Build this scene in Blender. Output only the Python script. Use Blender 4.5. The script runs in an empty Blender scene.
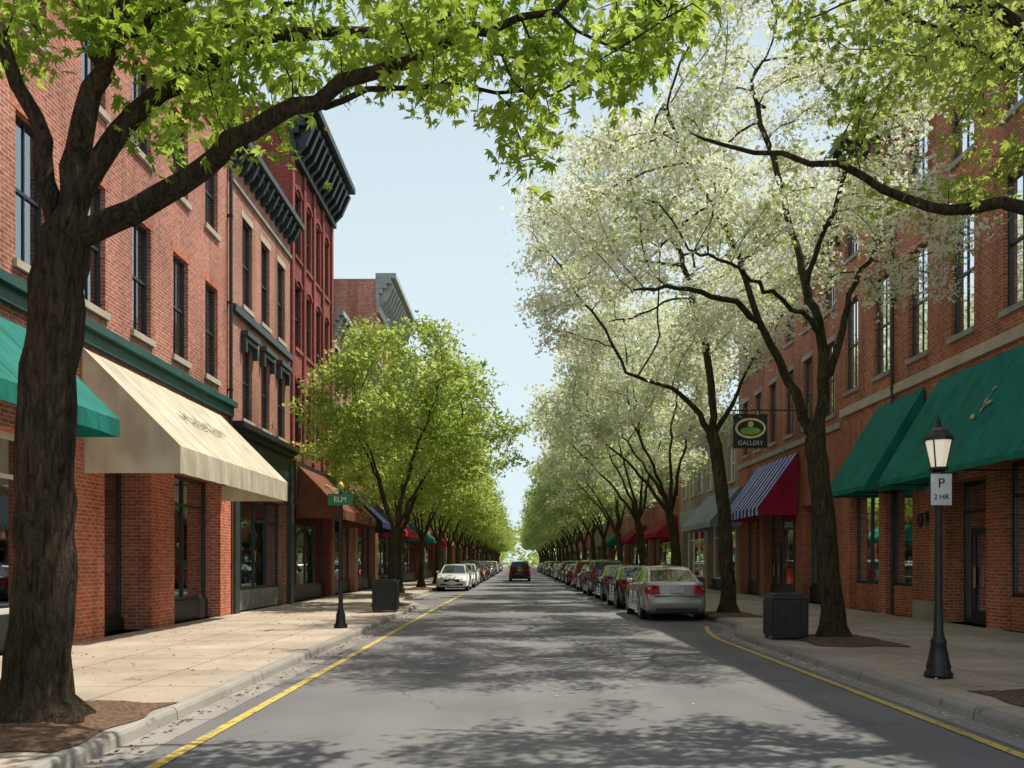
import bpy, bmesh, math, random
import numpy as np
from mathutils import Vector, Matrix
random.seed(7); np.random.seed(7)
F=900.0; CX=518.0; CY=562.0; CH=1.58
def P(px,py,Y): return ((px-CX)*Y/F, Y, CH+(CY-py)*Y/F)
scene=bpy.context.scene

# ---------------------------------------------------------------- materials
class NT:
    def __init__(s,name):
        s.m=bpy.data.materials.new(name); s.m.use_nodes=True
        s.t=s.m.node_tree; s.t.nodes.clear()
        s.out=s.n('ShaderNodeOutputMaterial')
    def n(s,t,**k):
        nd=s.t.nodes.new(t)
        for a,b in k.items(): setattr(nd,a,b)
        return nd
    def l(s,a,b): s.t.links.new(a,b)
    def coord(s): return s.n('ShaderNodeTexCoord').outputs['Object']
    def noise(s,scale,detail=4,vec=None,mapscale=None,rough=.55,dist=0):
        nd=s.n('ShaderNodeTexNoise'); nd.inputs['Scale'].default_value=scale
        nd.inputs['Detail'].default_value=detail; nd.inputs['Roughness'].default_value=rough
        nd.inputs['Distortion'].default_value=dist
        v=vec or s.coord()
        if mapscale:
            mp=s.n('ShaderNodeMapping'); mp.inputs['Scale'].default_value=mapscale; s.l(v,mp.inputs[0]); v=mp.outputs[0]
        s.l(v,nd.inputs['Vector']); return nd.outputs['Fac']
    def ramp(s,fac,stops):
        r=s.n('ShaderNodeValToRGB'); e=r.color_ramp.elements
        while len(e)<len(stops): e.new(.5)
        for i,(p,c) in enumerate(stops):
            e[i].position=p; e[i].color=(*c,1) if len(c)==3 else c
        s.l(fac,r.inputs[0]); return r.outputs[0]
    def mul(s,a,b,fac=1.0,mode='MULTIPLY'):
        m=s.n('ShaderNodeMix',data_type='RGBA',blend_type=mode); m.inputs[0].default_value=fac
        for i,v in ((6,a),(7,b)):
            if isinstance(v,tuple): m.inputs[i].default_value=(*v,1)
            else: s.l(v,m.inputs[i])
        return m.outputs[2]
    def mixf(s,f,a,b):
        m=s.n('ShaderNodeMix',data_type='RGBA'); s.l(f,m.inputs[0])
        for i,v in ((6,a),(7,b)):
            if isinstance(v,tuple): m.inputs[i].default_value=(*v,1)
            else: s.l(v,m.inputs[i])
        return m.outputs[2]
    def bsdf(s,col,rough=.7,metal=0,bump=None,bstr=.3,bdist=.02,spec=.5,coat=0):
        b=s.n('ShaderNodeBsdfPrincipled')
        if isinstance(col,tuple): b.inputs['Base Color'].default_value=(*col,1)
        else: s.l(col,b.inputs['Base Color'])
        if isinstance(rough,(int,float)): b.inputs['Roughness'].default_value=rough
        else: s.l(rough,b.inputs['Roughness'])
        b.inputs['Metallic'].default_value=metal; b.inputs['Specular IOR Level'].default_value=spec
        b.inputs['Coat Weight'].default_value=coat
        if bump is not None:
            bp=s.n('ShaderNodeBump'); bp.inputs['Strength'].default_value=bstr; bp.inputs['Distance'].default_value=bdist
            s.l(bump,bp.inputs['Height']); s.l(bp.outputs[0],b.inputs['Normal'])
        s.l(b.outputs[0],s.out.inputs[0]); return b

def simple(name,col,rough=.6,metal=0,var=.25,scale=3,bstr=.0,spec=.5,coat=0,bscale=40):
    t=NT(name); n=t.noise(scale,3)
    lo=tuple(c*(1-var) for c in col); hi=tuple(min(1,c*(1+var)) for c in col)
    c=t.ramp(n,[(.3,lo),(.7,hi)])
    t.bsdf(c,rough,metal,t.noise(bscale,2) if bstr>0 else None,bstr,.01,spec,coat); return t.m

def brick(name,c1,c2,mortar,bw=.215,rh=.075,bump=.6,ms=.011):
    t=NT(name); co=t.coord()
    sp=t.n('ShaderNodeSeparateXYZ'); t.l(co,sp.inputs[0])
    ad=t.n('ShaderNodeMath',operation='ADD'); t.l(sp.outputs[0],ad.inputs[0]); t.l(sp.outputs[1],ad.inputs[1])
    cb=t.n('ShaderNodeCombineXYZ'); t.l(ad.outputs[0],cb.inputs[0]); t.l(sp.outputs[2],cb.inputs[1])
    b=t.n('ShaderNodeTexBrick'); t.l(cb.outputs[0],b.inputs['Vector'])
    b.inputs['Color1'].default_value=(*c1,1); b.inputs['Color2'].default_value=(*c2,1); b.inputs['Mortar'].default_value=(*mortar,1)
    b.inputs['Scale'].default_value=1; b.inputs['Mortar Size'].default_value=ms; b.inputs['Mortar Smooth'].default_value=.2
    b.inputs['Brick Width'].default_value=bw; b.inputs['Row Height'].default_value=rh; b.inputs['Bias'].default_value=-.1
    g=t.ramp(t.noise(.5,4,mapscale=(1,1,.5)),[(.3,(.66,.62,.61)),(.7,(1.24,1.19,1.14))])
    g2=t.ramp(t.noise(7,2,mapscale=(1,1,2)),[(.3,(.72,.72,.72)),(.7,(1.22,1.18,1.15))])
    st=t.ramp(t.noise(1.2,3,mapscale=(1.6,1.6,.12)),[(.5,(1,1,1)),(.72,(.64,.62,.60))])
    c=t.mul(t.mul(t.mul(b.outputs['Color'],g),g2),st)
    inv=t.n('ShaderNodeMath',operation='SUBTRACT'); inv.inputs[0].default_value=1; t.l(b.outputs['Fac'],inv.inputs[1])
    t.bsdf(c,.88,0,inv.outputs[0],bump,.012,.25); return t.m

M={}
M['brickA']=brick('red_brick',(.53,.19,.14),(.36,.105,.075),(.54,.42,.34))
M['brickB']=brick('pink_brick',(.49,.21,.16),(.36,.14,.10),(.48,.37,.30))
M['brickC']=brick('dark_red_brick',(.33,.078,.068),(.25,.055,.048),(.24,.11,.09))
M['brickR']=brick('brown_red_brick',(.50,.155,.078),(.31,.085,.045),(.46,.34,.25))
M['brickR2']=brick('orange_brick',(.44,.14,.078),(.31,.09,.05),(.38,.27,.2))
M['pier']=brick('pier_brick',(.60,.16,.085),(.43,.095,.05),(.50,.36,.28))
M['tan']=brick('tan_brick',(.38,.33,.26),(.33,.28,.22),(.36,.32,.27))
M['stone']=simple('limestone',(.46,.40,.32),.85,var=.2,scale=2,bstr=.3)
M['stonegrey']=simple('grey_stone',(.30,.28,.25),.85,var=.25,scale=2,bstr=.3)
M['teal']=simple('teal_painted_trim',(.018,.085,.075),.5,var=.2)
M['dark']=simple('black_painted_trim',(.016,.02,.022),.45,var=.3)
M['slate']=simple('slate_painted_trim',(.035,.05,.055),.5,var=.3)
M['white']=simple('white_painted_trim',(.7,.68,.62),.5,var=.08)
M['greycorn']=simple('grey_painted_cornice',(.36,.38,.37),.6,var=.15)
M['roof']=simple('roofing_felt',(.07,.07,.07),.9)
M['frame']=simple('window_frame_dark',(.02,.034,.034),.4,var=.2)
M['interior']=simple('interior_dark',(.11,.09,.07),.9,var=.6,scale=1.5)
M['blind']=simple('window_blind',(.33,.30,.25),.8,var=.1)
M['display']=simple('display_goods',(.30,.2,.12),.7,var=.8,scale=5)
M['poster']=simple('poster_paper',(.55,.5,.42),.7,var=.6,scale=9)
def glass(name,tint,add=.14):
    t=NT(name); a=t.n('ShaderNodeBsdfTransparent'); a.inputs[0].default_value=(*tint,1)
    g=t.n('ShaderNodeBsdfGlossy'); g.inputs['Roughness'].default_value=.015; g.inputs[0].default_value=(.9,.95,1,1)
    fr=t.n('ShaderNodeFresnel'); fr.inputs[0].default_value=1.6
    mp=t.n('ShaderNodeMath',operation='MULTIPLY_ADD'); mp.inputs[1].default_value=1.3; mp.inputs[2].default_value=add; t.l(fr.outputs[0],mp.inputs[0])
    bp=t.n('ShaderNodeBump'); bp.inputs['Strength'].default_value=.06; bp.inputs['Distance'].default_value=.02
    t.l(t.noise(1.3,1),bp.inputs['Height']); t.l(bp.outputs[0],g.inputs['Normal'])
    mx=t.n('ShaderNodeMixShader'); t.l(mp.outputs[0],mx.inputs[0]); t.l(a.outputs[0],mx.inputs[1]); t.l(g.outputs[0],mx.inputs[2])
    t.l(mx.outputs[0],t.out.inputs[0]); return t.m
M['glass']=glass('window_glass',(.55,.62,.62),.24)
M['shopglass']=glass('shop_window_glass',(.6,.66,.66),.34)
def canvas(name,col,stripes=None,trans=.15):
    t=NT(name); 
    c=t.ramp(t.noise(1.5,4),[(.3,tuple(x*.82 for x in col)),(.7,tuple(min(1,x*1.1) for x in col))])
    if stripes:
        sp=t.n('ShaderNodeSeparateXYZ'); t.l(t.coord(),sp.inputs[0])
        m=t.n('ShaderNodeMath',operation='MULTIPLY'); m.inputs[1].default_value=stripes[1]; t.l(sp.outputs[1],m.inputs[0])
        f=t.n('ShaderNodeMath',operation='FRACT'); t.l(m.outputs[0],f.inputs[0])
        g=t.n('ShaderNodeMath',operation='GREATER_THAN'); g.inputs[1].default_value=stripes[2]; t.l(f.outputs[0],g.inputs[0])
        c=t.mixf(g.outputs[0],c,stripes[0])
    dirt=t.ramp(t.noise(2.5,4,mapscale=(1,2.5,.4)),[(.35,(.78,.76,.72)),(.6,(1,1,1))])
    c=t.mul(c,dirt)
    b=t.bsdf(c,.75,0,t.noise(2.2,2,mapscale=(.4,1.5,.4)),.5,.05,.3)
    tr=t.n('ShaderNodeBsdfTranslucent'); t.l(c,tr.inputs[0])
    mx=t.n('ShaderNodeMixShader'); mx.inputs[0].default_value=trans
    t.l(b.outputs[0],mx.inputs[1]); t.l(tr.outputs[0],mx.inputs[2]); t.l(mx.outputs[0],t.out.inputs[0]); return t.m
M['aw_teal']=canvas('teal_canvas',(.012,.22,.18))
M['aw_green']=canvas('green_canvas',(.012,.30,.23),trans=.35)
M['aw_cream']=canvas('cream_canvas',(.68,.62,.48),trans=.12)
M['aw_brown']=canvas('brown_canvas',(.24,.085,.045))
M['aw_navy']=canvas('navy_canvas',(.03,.045,.10))
M['aw_blue']=canvas('blue_striped_canvas',(.02,.10,.62),((.88,.88,.92),1.8,.62),trans=.3)
M['aw_maroon']=canvas('maroon_canvas',(.45,.02,.06),trans=.3)
M['aw_grey']=canvas('grey_canvas',(.50,.56,.62),((.26,.31,.38),2.2,.7),trans=.3)
M['aw_red']=canvas('red_canvas',(.5,.03,.06),trans=.25)
M['iron']=simple('black_iron',(.012,.013,.014),.38,var=.3,scale=8)
M['letters']=simple('gold_lettering',(.42,.34,.16),.6)
M['faded']=simple('faded_lettering',(.40,.36,.28),.7)
M['letterw']=simple('white_lettering',(.75,.75,.72),.6)

t=NT('asphalt')
base=t.ramp(t.noise(.6,4,mapscale=(1.2,.12,1)),[(.3,(.165,.165,.167)),(.7,(.225,.223,.22))])
sp1=t.ramp(t.noise(85,2,rough=.8),[(.3,(.62,.62,.62)),(.72,(1.35,1.33,1.3))])
pt=t.ramp(t.noise(.22,4),[(.4,(.84,.84,.86)),(.62,(1.1,1.1,1.08))])
vo=t.n('ShaderNodeTexVoronoi',feature='DISTANCE_TO_EDGE'); vo.inputs['Scale'].default_value=.3
nz=t.n('ShaderNodeTexNoise'); nz.inputs['Scale'].default_value=1.5; nz.inputs['Detail'].default_value=5; t.l(t.coord(),nz.inputs['Vector'])
vm=t.n('ShaderNodeVectorMath',operation='ADD'); t.l(t.coord(),vm.inputs[0]); t.l(nz.outputs['Color'],vm.inputs[1]); t.l(vm.outputs[0],vo.inputs['Vector'])
ck=t.ramp(vo.outputs[0],[(.0,(.5,.5,.5)),(.007,(1,1,1))])
ckm=t.mixf(t.ramp(t.noise(.35,2),[(.46,(0,0,0)),(.56,(1,1,1))]),(1,1,1),ck)
t.bsdf(t.mul(t.mul(t.mul(base,sp1),pt),ckm),.82,0,t.noise(140,2),.35,.01,.35); M['asphalt']=t.m
def concrete(name,col,slab=1.5):
    t=NT(name)
    b=t.n('ShaderNodeTexBrick'); t.l(t.coord(),b.inputs['Vector']); b.offset=0
    b.inputs['Color1'].default_value=(*col,1); b.inputs['Color2'].default_value=(*(x*.84 for x in col),1); b.inputs['Mortar'].default_value=(*(x*.35 for x in col),1)
    b.inputs['Scale'].default_value=1; b.inputs['Brick Width'].default_value=slab; b.inputs['Row Height'].default_value=slab
    b.inputs['Mortar Size'].default_value=.012; b.inputs['Mortar Smooth'].default_value=.1
    g=t.ramp(t.noise(.8,5),[(.3,(.76,.75,.73)),(.7,(1.1,1.1,1.1))])
    s=t.ramp(t.noise(60,2),[(.3,(.86,.86,.86)),(.7,(1.08,1.08,1.08))])
    sp=t.ramp(t.noise(5,2),[(.64,(1,1,1)),(.69,(.7,.68,.66))])
    inv=t.n('ShaderNodeMath',operation='SUBTRACT'); inv.inputs[0].default_value=1; t.l(b.outputs['Fac'],inv.inputs[1])
    t.bsdf(t.mul(t.mul(t.mul(b.outputs['Color'],g),s),sp),.85,0,inv.outputs[0],.5,.01,.3); return t.m
M['pave']=concrete('concrete_slabs',(.53,.445,.355))
M['kerb']=concrete('kerb_concrete',(.38,.355,.32),3.0)
M['gutter']=concrete('gutter_concrete',(.34,.32,.295),3.0)
t=NT('yellow_road_paint')
w=t.ramp(t.noise(9,4,rough=.7),[(.38,(.22,.20,.14)),(.48,(.62,.47,.10))])
t.bsdf(t.mul(w,t.ramp(t.noise(1,3),[(.3,(.8,.8,.8)),(.7,(1.1,1.1,1.1))])),.7); M['yellow']=t.m
M['mulch']=simple('mulch',(.13,.075,.045),.95,var=.6,scale=22,bstr=1.0,bscale=30)
M['ground']=simple('ground_soil_grass',(.10,.11,.06),.95,var=.3)
M['castiron']=simple('cast_iron_cover',(.06,.055,.05),.6,.3,var=.3,scale=12,bstr=.8,bscale=60)
def bark(name,c):
    t=NT(name); n=t.noise(9,6,mapscale=(2.2,2.2,.38),rough=.72,dist=.9)
    n2=t.noise(38,3,mapscale=(1,1,.5),rough=.7)
    col=t.ramp(n,[(.36,tuple(x*.3 for x in c)),(.5,c),(.68,tuple(x*1.7 for x in c))])
    g=t.ramp(t.noise(1.6,3),[(.35,(.72,.78,.68)),(.65,(1.2,1.14,1.05))])
    g2=t.ramp(n2,[(.3,(.7,.7,.7)),(.7,(1.25,1.25,1.25))])
    ad=t.n('ShaderNodeMath',operation='MULTIPLY_ADD'); ad.inputs[1].default_value=.25; t.l(n2,ad.inputs[0]); t.l(n,ad.inputs[2])
    t.bsdf(t.mul(t.mul(col,g),g2),.95,0,ad.outputs[0],1.0,.14,.15); return t.m
M['bark']=bark('bark',(.085,.064,.046)); M['bark2']=bark('olive_bark',(.085,.075,.043))
def leafmat(name,lo,hi,tlo,thi,tf=.5):
    t=NT(name); g=t.n('ShaderNodeNewGeometry')
    r=g.outputs['Random Per Island']
    cl=t.noise(.7,0)
    a=t.n('ShaderNodeMath',operation='MULTIPLY_ADD'); t.l(r,a.inputs[0]); a.inputs[1].default_value=.5
    s=t.n('ShaderNodeMath',operation='MULTIPLY_ADD'); t.l(cl,s.inputs[0]); s.inputs[1].default_value=1.2; s.inputs[2].default_value=-.35; t.l(s.outputs[0],a.inputs[2])
    c1=t.ramp(a.outputs[0],[(.1,lo),(.9,hi)]); c2=t.ramp(a.outputs[0],[(.1,tlo),(.9,thi)])
    d=t.n('ShaderNodeBsdfDiffuse'); t.l(c1,d.inputs[0])
    tr=t.n('ShaderNodeBsdfTranslucent'); t.l(c2,tr.inputs[0])
    mx=t.n('ShaderNodeMixShader'); mx.inputs[0].default_value=tf
    t.l(d.outputs[0],mx.inputs[1]); t.l(tr.outputs[0],mx.inputs[2]); t.l(mx.outputs[0],t.out.inputs[0]); return t.m
M['leaf']=leafmat('spring_leaf',(.08,.15,.02),(.24,.33,.06),(.26,.42,.03),(.66,.80,.15),.55)
M['leafb']=leafmat('bright_leaf',(.13,.20,.04),(.31,.39,.11),(.38,.52,.07),(.76,.86,.25),.5)
M['blossom']=leafmat('blossom',(.70,.73,.54),(.92,.92,.80),(.76,.80,.56),(.95,.95,.80),.5)
M['paleleaf']=leafmat('pale_leaf',(.34,.42,.18),(.60,.65,.38),(.50,.60,.24),(.82,.88,.50),.5)

# ---------------------------------------------------------------- mesh builders
class MB:
    def __init__(s): s.v=[]; s.f=[]
    def quad(s,a,b,c,d):
        i=len(s.v); s.v+= [a,b,c,d]; s.f.append((i,i+1,i+2,i+3))
    def poly(s,pts):
        i=len(s.v); s.v+=list(pts); s.f.append(tuple(range(i,i+len(pts))))
    def box(s,x0,x1,y0,y1,z0,z1):
        x0,x1=sorted((x0,x1)); y0,y1=sorted((y0,y1)); z0,z1=sorted((z0,z1)); i=len(s.v)
        s.v+=[(x0,y0,z0),(x1,y0,z0),(x1,y1,z0),(x0,y1,z0),(x0,y0,z1),(x1,y0,z1),(x1,y1,z1),(x0,y1,z1)]
        s.f+=[(i,i+3,i+2,i+1),(i+4,i+5,i+6,i+7),(i,i+1,i+5,i+4),(i+1,i+2,i+6,i+5),(i+2,i+3,i+7,i+6),(i+3,i,i+4,i+7)]
    def prism(s,pts0,pts1):
        i=len(s.v); n=len(pts0); s.v+=list(pts0)+list(pts1)
        s.f.append(tuple(range(i+n-1,i-1,-1))); s.f.append(tuple(range(i+n,i+2*n)))
        for k in range(n):
            k2=(k+1)%n; s.f.append((i+k,i+k2,i+n+k2,i+n+k))
    def lathe(s,prof,cx=0,cy=0,n=16):
        i=len(s.v)
        for r,z in prof:
            for k in range(n):
                a=2*math.pi*k/n; s.v.append((cx+r*math.cos(a),cy+r*math.sin(a),z))
        for j in range(len(prof)-1):
            for k in range(n):
                k2=(k+1)%n; s.f.append((i+j*n+k,i+j*n+k2,i+(j+1)*n+k2,i+(j+1)*n+k))
        s.f.append(tuple(i+k for k in range(n-1,-1,-1))); s.f.append(tuple(i+(len(prof)-1)*n+k for k in range(n)))
    def cylx(s,x0,x1,cy,cz,r,n=24,r1=None):
        r1=r if r1 is None else r1
        p0=[(x0,cy+r*math.cos(2*math.pi*k/n),cz+r*math.sin(2*math.pi*k/n)) for k in range(n)]
        p1=[(x1,cy+r1*math.cos(2*math.pi*k/n),cz+r1*math.sin(2*math.pi*k/n)) for k in range(n)]
        s.prism(p0,p1)
class Obj:
    def __init__(s,name,loc=(0,0,0),rot=0): s.name=name; s.parts={}; s.loc=loc; s.rot=rot; s.extra=[]
    def p(s,part,mat):
        k=(part,mat)
        if k not in s.parts: s.parts[k]=MB()
        return s.parts[k]
    def text(s,txt,loc,rot,size,mat,part='lettering',extr=.004):
        cu=bpy.data.curves.new(part,'FONT'); cu.body=txt; cu.size=size; cu.extrude=extr; cu.align_x='CENTER'; cu.align_y='CENTER'
        cu.materials.append(M[mat]); o=bpy.data.objects.new(s.name+'_'+part,cu); scene.collection.objects.link(o)
        o.location=loc; o.rotation_euler=rot; s.extra.append(o)
    def done(s,smooth=(),bevel=0,skipbevel=('glass',)):
        e=bpy.data.objects.new(s.name,None); scene.collection.objects.link(e); e.location=s.loc; e.rotation_euler=(0,0,s.rot)
        e.empty_display_size=.3
        for (part,mat),mb in s.parts.items():
            me=bpy.data.meshes.new(s.name+'_'+part); me.from_pydata(mb.v,[],mb.f); me.materials.append(M[mat]); me.update()
            if part in smooth:
                for pl in me.polygons: pl.use_smooth=True
            o=bpy.data.objects.new(s.name+'_'+part,me); scene.collection.objects.link(o); o.parent=e
            if bevel and part not in skipbevel:
                md=o.modifiers.new('b','BEVEL'); md.width=bevel; md.segments=2; md.limit_method='ANGLE'; md.angle_limit=math.radians(40)
        for o in s.extra: o.parent=e
        s.empty=e; return e
def meshobj(name,mat,mb,smooth=False):
    me=bpy.data.meshes.new(name); me.from_pydata(mb.v,[],mb.f); me.materials.append(M[mat]); me.update()
    if smooth:
        for pl in me.polygons: pl.use_smooth=True
    o=bpy.data.objects.new(name,me); scene.collection.objects.link(o); return o
def sheet(name,mat,pts,z):
    mb=MB(); mb.poly([(x,y,z) for x,y in pts]); return meshobj(name,mat,mb)

# ---------------------------------------------------------------- ground, road, pavement
sheet('ground','ground',[(-1500,-400),(1500,-400),(1500,2500),(-1500,2500)],-.012)
YE=420
sheet('road','asphalt',[(-5,-25),(6,-25),(6,YE),(-5,YE)],0)
LK=[(-25,-3.4),(31,-3.4),(31.8,-3.46),(32.6,-3.7),(34.2,-4.35),(34.9,-4.55),(35.8,-4.6),(YE,-4.6)]
RK=[(-25,4.55),(18.2,4.55),(19,4.6),(19.9,4.78),(21,5.08),(21.8,5.18),(22.5,5.2),(YE,5.2)]
PH=.13
def strip(name,mat,kerb,off0,off1,z1):
    mb=MB(); 
    for (ya,xa),(yb,xb) in zip(kerb[:-1],kerb[1:]): mb.quad((xa+off0,ya,z1),(xb+off0,yb,z1),(xb+off1,yb,z1),(xa+off1,ya,z1))
    meshobj(name,mat,mb)
def kerbobj(kerb,sg):
    mb=MB(); prof=[(0,-.01),(0.012,.085),(.03,.118),(.055,.13),(.16,.1305)]
    for (ya,xa),(yb,xb) in zip(kerb[:-1],kerb[1:]):
        for (o0,z0),(o1,z1) in zip(prof[:-1],prof[1:]):
            mb.quad((xa+sg*o0,ya,z0),(xb+sg*o0,yb,z0),(xb+sg*o1,yb,z1),(xa+sg*o1,ya,z1))
    meshobj('kerb','kerb',mb,True)
kerbobj(LK,-1); kerbobj(RK,1)
strip('gutter','gutter',LK,.0,.33,.004); strip('gutter','gutter',RK,.0,-.3,.004)
def pave(kerb,sg,xo):
    mb=MB()
    for (ya,xa),(yb,xb) in zip(kerb[:-1],kerb[1:]): mb.quad((xa+sg*.16,ya,PH),(xb+sg*.16,yb,PH),(xo,yb,PH),(xo,ya,PH))
    meshobj('pavement','pave',mb)
pave(LK,-1,-11.5); pave(RK,1,13.8)
def line(pts,w=.1):
    mb=MB()
    for (ya,xa),(yb,xb) in zip(pts[:-1],pts[1:]): mb.quad((xa-w/2,ya,.009),(xa+w/2,ya,.009),(xb+w/2,yb,.009),(xb-w/2,yb,.009))
    meshobj('road_marking','yellow',mb)
line([(-25,-2.8),(31,-2.8),(44,-2.7)],.11); line([(-25,4.08),(18.5,4.1),(20,4.25),(22,4.6)],.11)
mb=MB(); mb.prism([(1.1+.34*math.cos(a*math.pi/16),21+.34*math.sin(a*math.pi/16),.002) for a in range(32)],[(1.1+.34*math.cos(a*math.pi/16),21+.34*math.sin(a*math.pi/16),.007) for a in range(32)]); meshobj('manhole_cover','castiron',mb)
def pit(x,y,w,l,seed):
    rs=np.random.RandomState(seed); n=26; vs=[];fs=[]
    for i in range(n):
        for j in range(n):
            u=i/(n-1)*2-1; v=j/(n-1)*2-1
            e=max(abs(u),abs(v)); ed=1+.06*math.sin(5*u+seed)+.05*math.sin(7*v)
            h=.137+max(0,(1-e**2))*.07+rs.rand()*.022*(1 if e<.95 else .2)
            vs.append((u*w*ed,v*l*ed,h))
    for i in range(n-1):
        for j in range(n-1): a=i*n+j; fs.append((a,a+n,a+n+1,a+1))
    mb=MB(); mb.v=vs; mb.f=fs; o=meshobj('tree_pit_mulch','mulch',mb); o.location=(x,y,0)

# ---------------------------------------------------------------- buildings
LX=-8.0; RX=10.3
class Bld(Obj):
    def __init__(s,name,side,y0,y1,H,wall,depth=14,xf=None):
        super().__init__(name); s.n=1 if side=='L' else -1; s.X=(LX if side=='L' else RX) if xf is None else xf
        s.y0,s.y1,s.H,s.wall=y0,y1,H,wall; s.holes=[]; s.depth=depth
        w=s.p('walls',wall); X=s.X; Xb=X-s.n*depth
        for y in (y0+.002,y1-.002): w.quad((X,y,0),(Xb,y,0),(Xb,y,H),(X,y,H))
        w.quad((Xb,y0,0),(Xb,y1,0),(Xb,y1,H),(Xb,y0,H))
        s.p('roof','roof').quad((X,y0,H-.35),(X,y1,H-.35),(Xb,y1,H-.35),(Xb,y0,H-.35))
        w.box(X-s.n*.001,X-s.n*.3,y0+.004,y1-.004,H-.34,H-.001); w.box(X-s.n*.3,Xb,y0+.004,y0+.3,H-.34,H-.003); w.box(X-s.n*.3,Xb,y1-.3,y1-.004,H-.34,H-.003)
    def bx(s,part,mat,d0,d1,y0,y1,z0,z1): s.p(part,mat).box(s.X+s.n*d0,s.X+s.n*d1,y0,y1,z0,z1)
    def wallface(s):
        w=s.p('walls',s.wall)
        ys=sorted(set([s.y0,s.y1]+[h[0] for h in s.holes]+[h[1] for h in s.holes]))
        zs=sorted(set([0,s.H]+[h[2] for h in s.holes]+[h[3] for h in s.holes]))
        X=s.X
        for a,b in zip(ys[:-1],ys[1:]):
            for c,d in zip(zs[:-1],zs[1:]):
                my,mz=(a+b)/2,(c+d)/2
                if any(h[0]<my<h[1] and h[2]<mz<h[3] for h in s.holes): continue
                w.quad((X,a,c),(X,b,c),(X,b,d),(X,a,d))
        for (a,b,c,d,dep) in s.holes:
            Xi=X-s.n*dep
            w.quad((X,a,c),(X,b,c),(Xi,b,c),(Xi,a,c)); w.quad((X,a,d),(X,b,d),(Xi,b,d),(Xi,a,d))
            w.quad((X,a,c),(X,a,d),(Xi,a,d),(Xi,a,c)); w.quad((X,b,c),(X,b,d),(Xi,b,d),(Xi,b,c))
    def window(s,yc,w,z0,z1,frame='frame',sill='stone',lintel='stone',hood=None,arch=False):
        a,b=yc-w/2,yc+w/2; s.holes.append((a,b,z0,z1,.28)); f=.055
        B=s.bx
        B('window_frames',frame,-.10,-.18,a,a+f,z0,z1); B('window_frames',frame,-.10,-.18,b-f,b,z0,z1)
        B('window_frames',frame,-.10,-.18,a+f,b-f,z0,z0+f); B('window_frames',frame,-.10,-.18,a+f,b-f,z1-f,z1)
        zm=(z0+z1)/2; B('window_frames',frame,-.105,-.17,a+f,b-f,zm-.03,zm+.03)
        B('window_frames',frame,-.12,-.16,yc-.015,yc+.015,z0+f,z1-f)
        X=s.X; n=s.n; tl=random.uniform(-.008,.008)
        s.p('glass','glass').quad((X-n*.145,a+f,z0+f),(X-n*(.145+tl),b-f,z0+f),(X-n*(.145+tl),b-f,z1-f),(X-n*.145,a+f,z1-f))
        s.p('rooms','interior').quad((X-n*.27,a,z0),(X-n*.27,b,z0),(X-n*.27,b,z1),(X-n*.27,a,z1))
        r=random.random()
        if r<.55:
            zb=z1-(z1-z0)*random.choice([.25,.35,.5,.5,.7]); 
            s.p('blinds','blind').quad((X-n*.2,a+.02,zb),(X-n*.2,b-.02,zb),(X-n*.2,b-.02,z1-.02),(X-n*.2,a+.02,z1-.02))
        if sill: B('sills',sill,-.05,.07,a-.08,b+.08,z0-.13,z0)
        if lintel: B('lintels',lintel,-.05,.012,a-.1,b+.1,z1,z1+.2)
        if hood:
            B('window_hoods',hood,.002,.22,a-.18,b+.18,z1+.12,z1+.26); B('window_hoods',hood,.002,.14,a-.13,b+.13,z1-.02,z1+.12)
            for yy in (a-.14,b+.02): B('window_hoods',hood,.003,.16,yy,yy+.12,z1-.35,z1-.02)
        if arch:
            k=9; mb=s.p('arches',arch); R=w*.75; cz=z1-.02-math.sqrt(R*R-(w/2)**2)
            th=math.asin(w/2/R); 
            for q in range(k):
                t0=-th+2*th*q/k; t1=-th+2*th*(q+1)/k
                pts=[(R*math.sin(t0),R*math.cos(t0)),(R*math.sin(t1),R*math.cos(t1)),((R+.16)*math.sin(t1),(R+.16)*math.cos(t1)),((R+.16)*math.sin(t0),(R+.16)*math.cos(t0))]
                mb.prism([(X+n*.001,yc+p,cz+z) for p,z in pts],[(X+n*.06,yc+p,cz+z) for p,z in pts])
    def shop(s,a,b,z0=.13,z1=3.7,riser=.55,frame='frame',nm=3,door=None,rmat='dark',rec=.35,transom=True):
        s.holes.append((a,b,z0,z1,rec+.15)); B=s.bx; d0,d1=-rec,-rec-.09; f=.07
        n=s.n; X=s.X
        if riser: B('stall_risers',rmat,-rec+.06,-rec-.08,a,b,z0,z0+riser)
        zb=z0+riser
        ys=[a+(b-a)*i/nm for i in range(nm+1)]
        for i,y in enumerate(ys):
            yy=min(max(y,a+f/2),b-f/2); B('shopfront_frames',frame,d0,d1,yy-f/2,yy+f/2,zb,z1)
        for i in range(nm):
            ya=max(ys[i],a)+(f if i==0 else f/2); yb=ys[i+1]-(f if i==nm-1 else f/2)
            B('shopfront_frames',frame,d0-.004,d1,ya,yb,zb,zb+.09); B('shopfront_frames',frame,d0-.004,d1,ya,yb,z1-.1,z1)
            if transom: B('shopfront_frames',frame,d0-.004,d1,ya,yb,z1-.75,z1-.68)
            if random.random()<.4:
                yp=ya+random.random()*(yb-ya-.5)*.8+.05; zp=zb+.5+random.random()*.5; Xp=X-n*(rec+.06)
                s.p('posters','poster').quad((Xp,yp,zp),(Xp,yp+.42,zp),(Xp,yp+.42,zp+.6),(Xp,yp,zp+.6))
        Xg=X-n*(rec+.045); s.p('glass','shopglass').quad((Xg,a,zb),(Xg,b,zb),(Xg,b,z1),(Xg,a,z1))
        r=s.p('rooms','interior'); Xi=X-n*(rec+.15); Xo=X-n*(rec+3.2)
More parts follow.
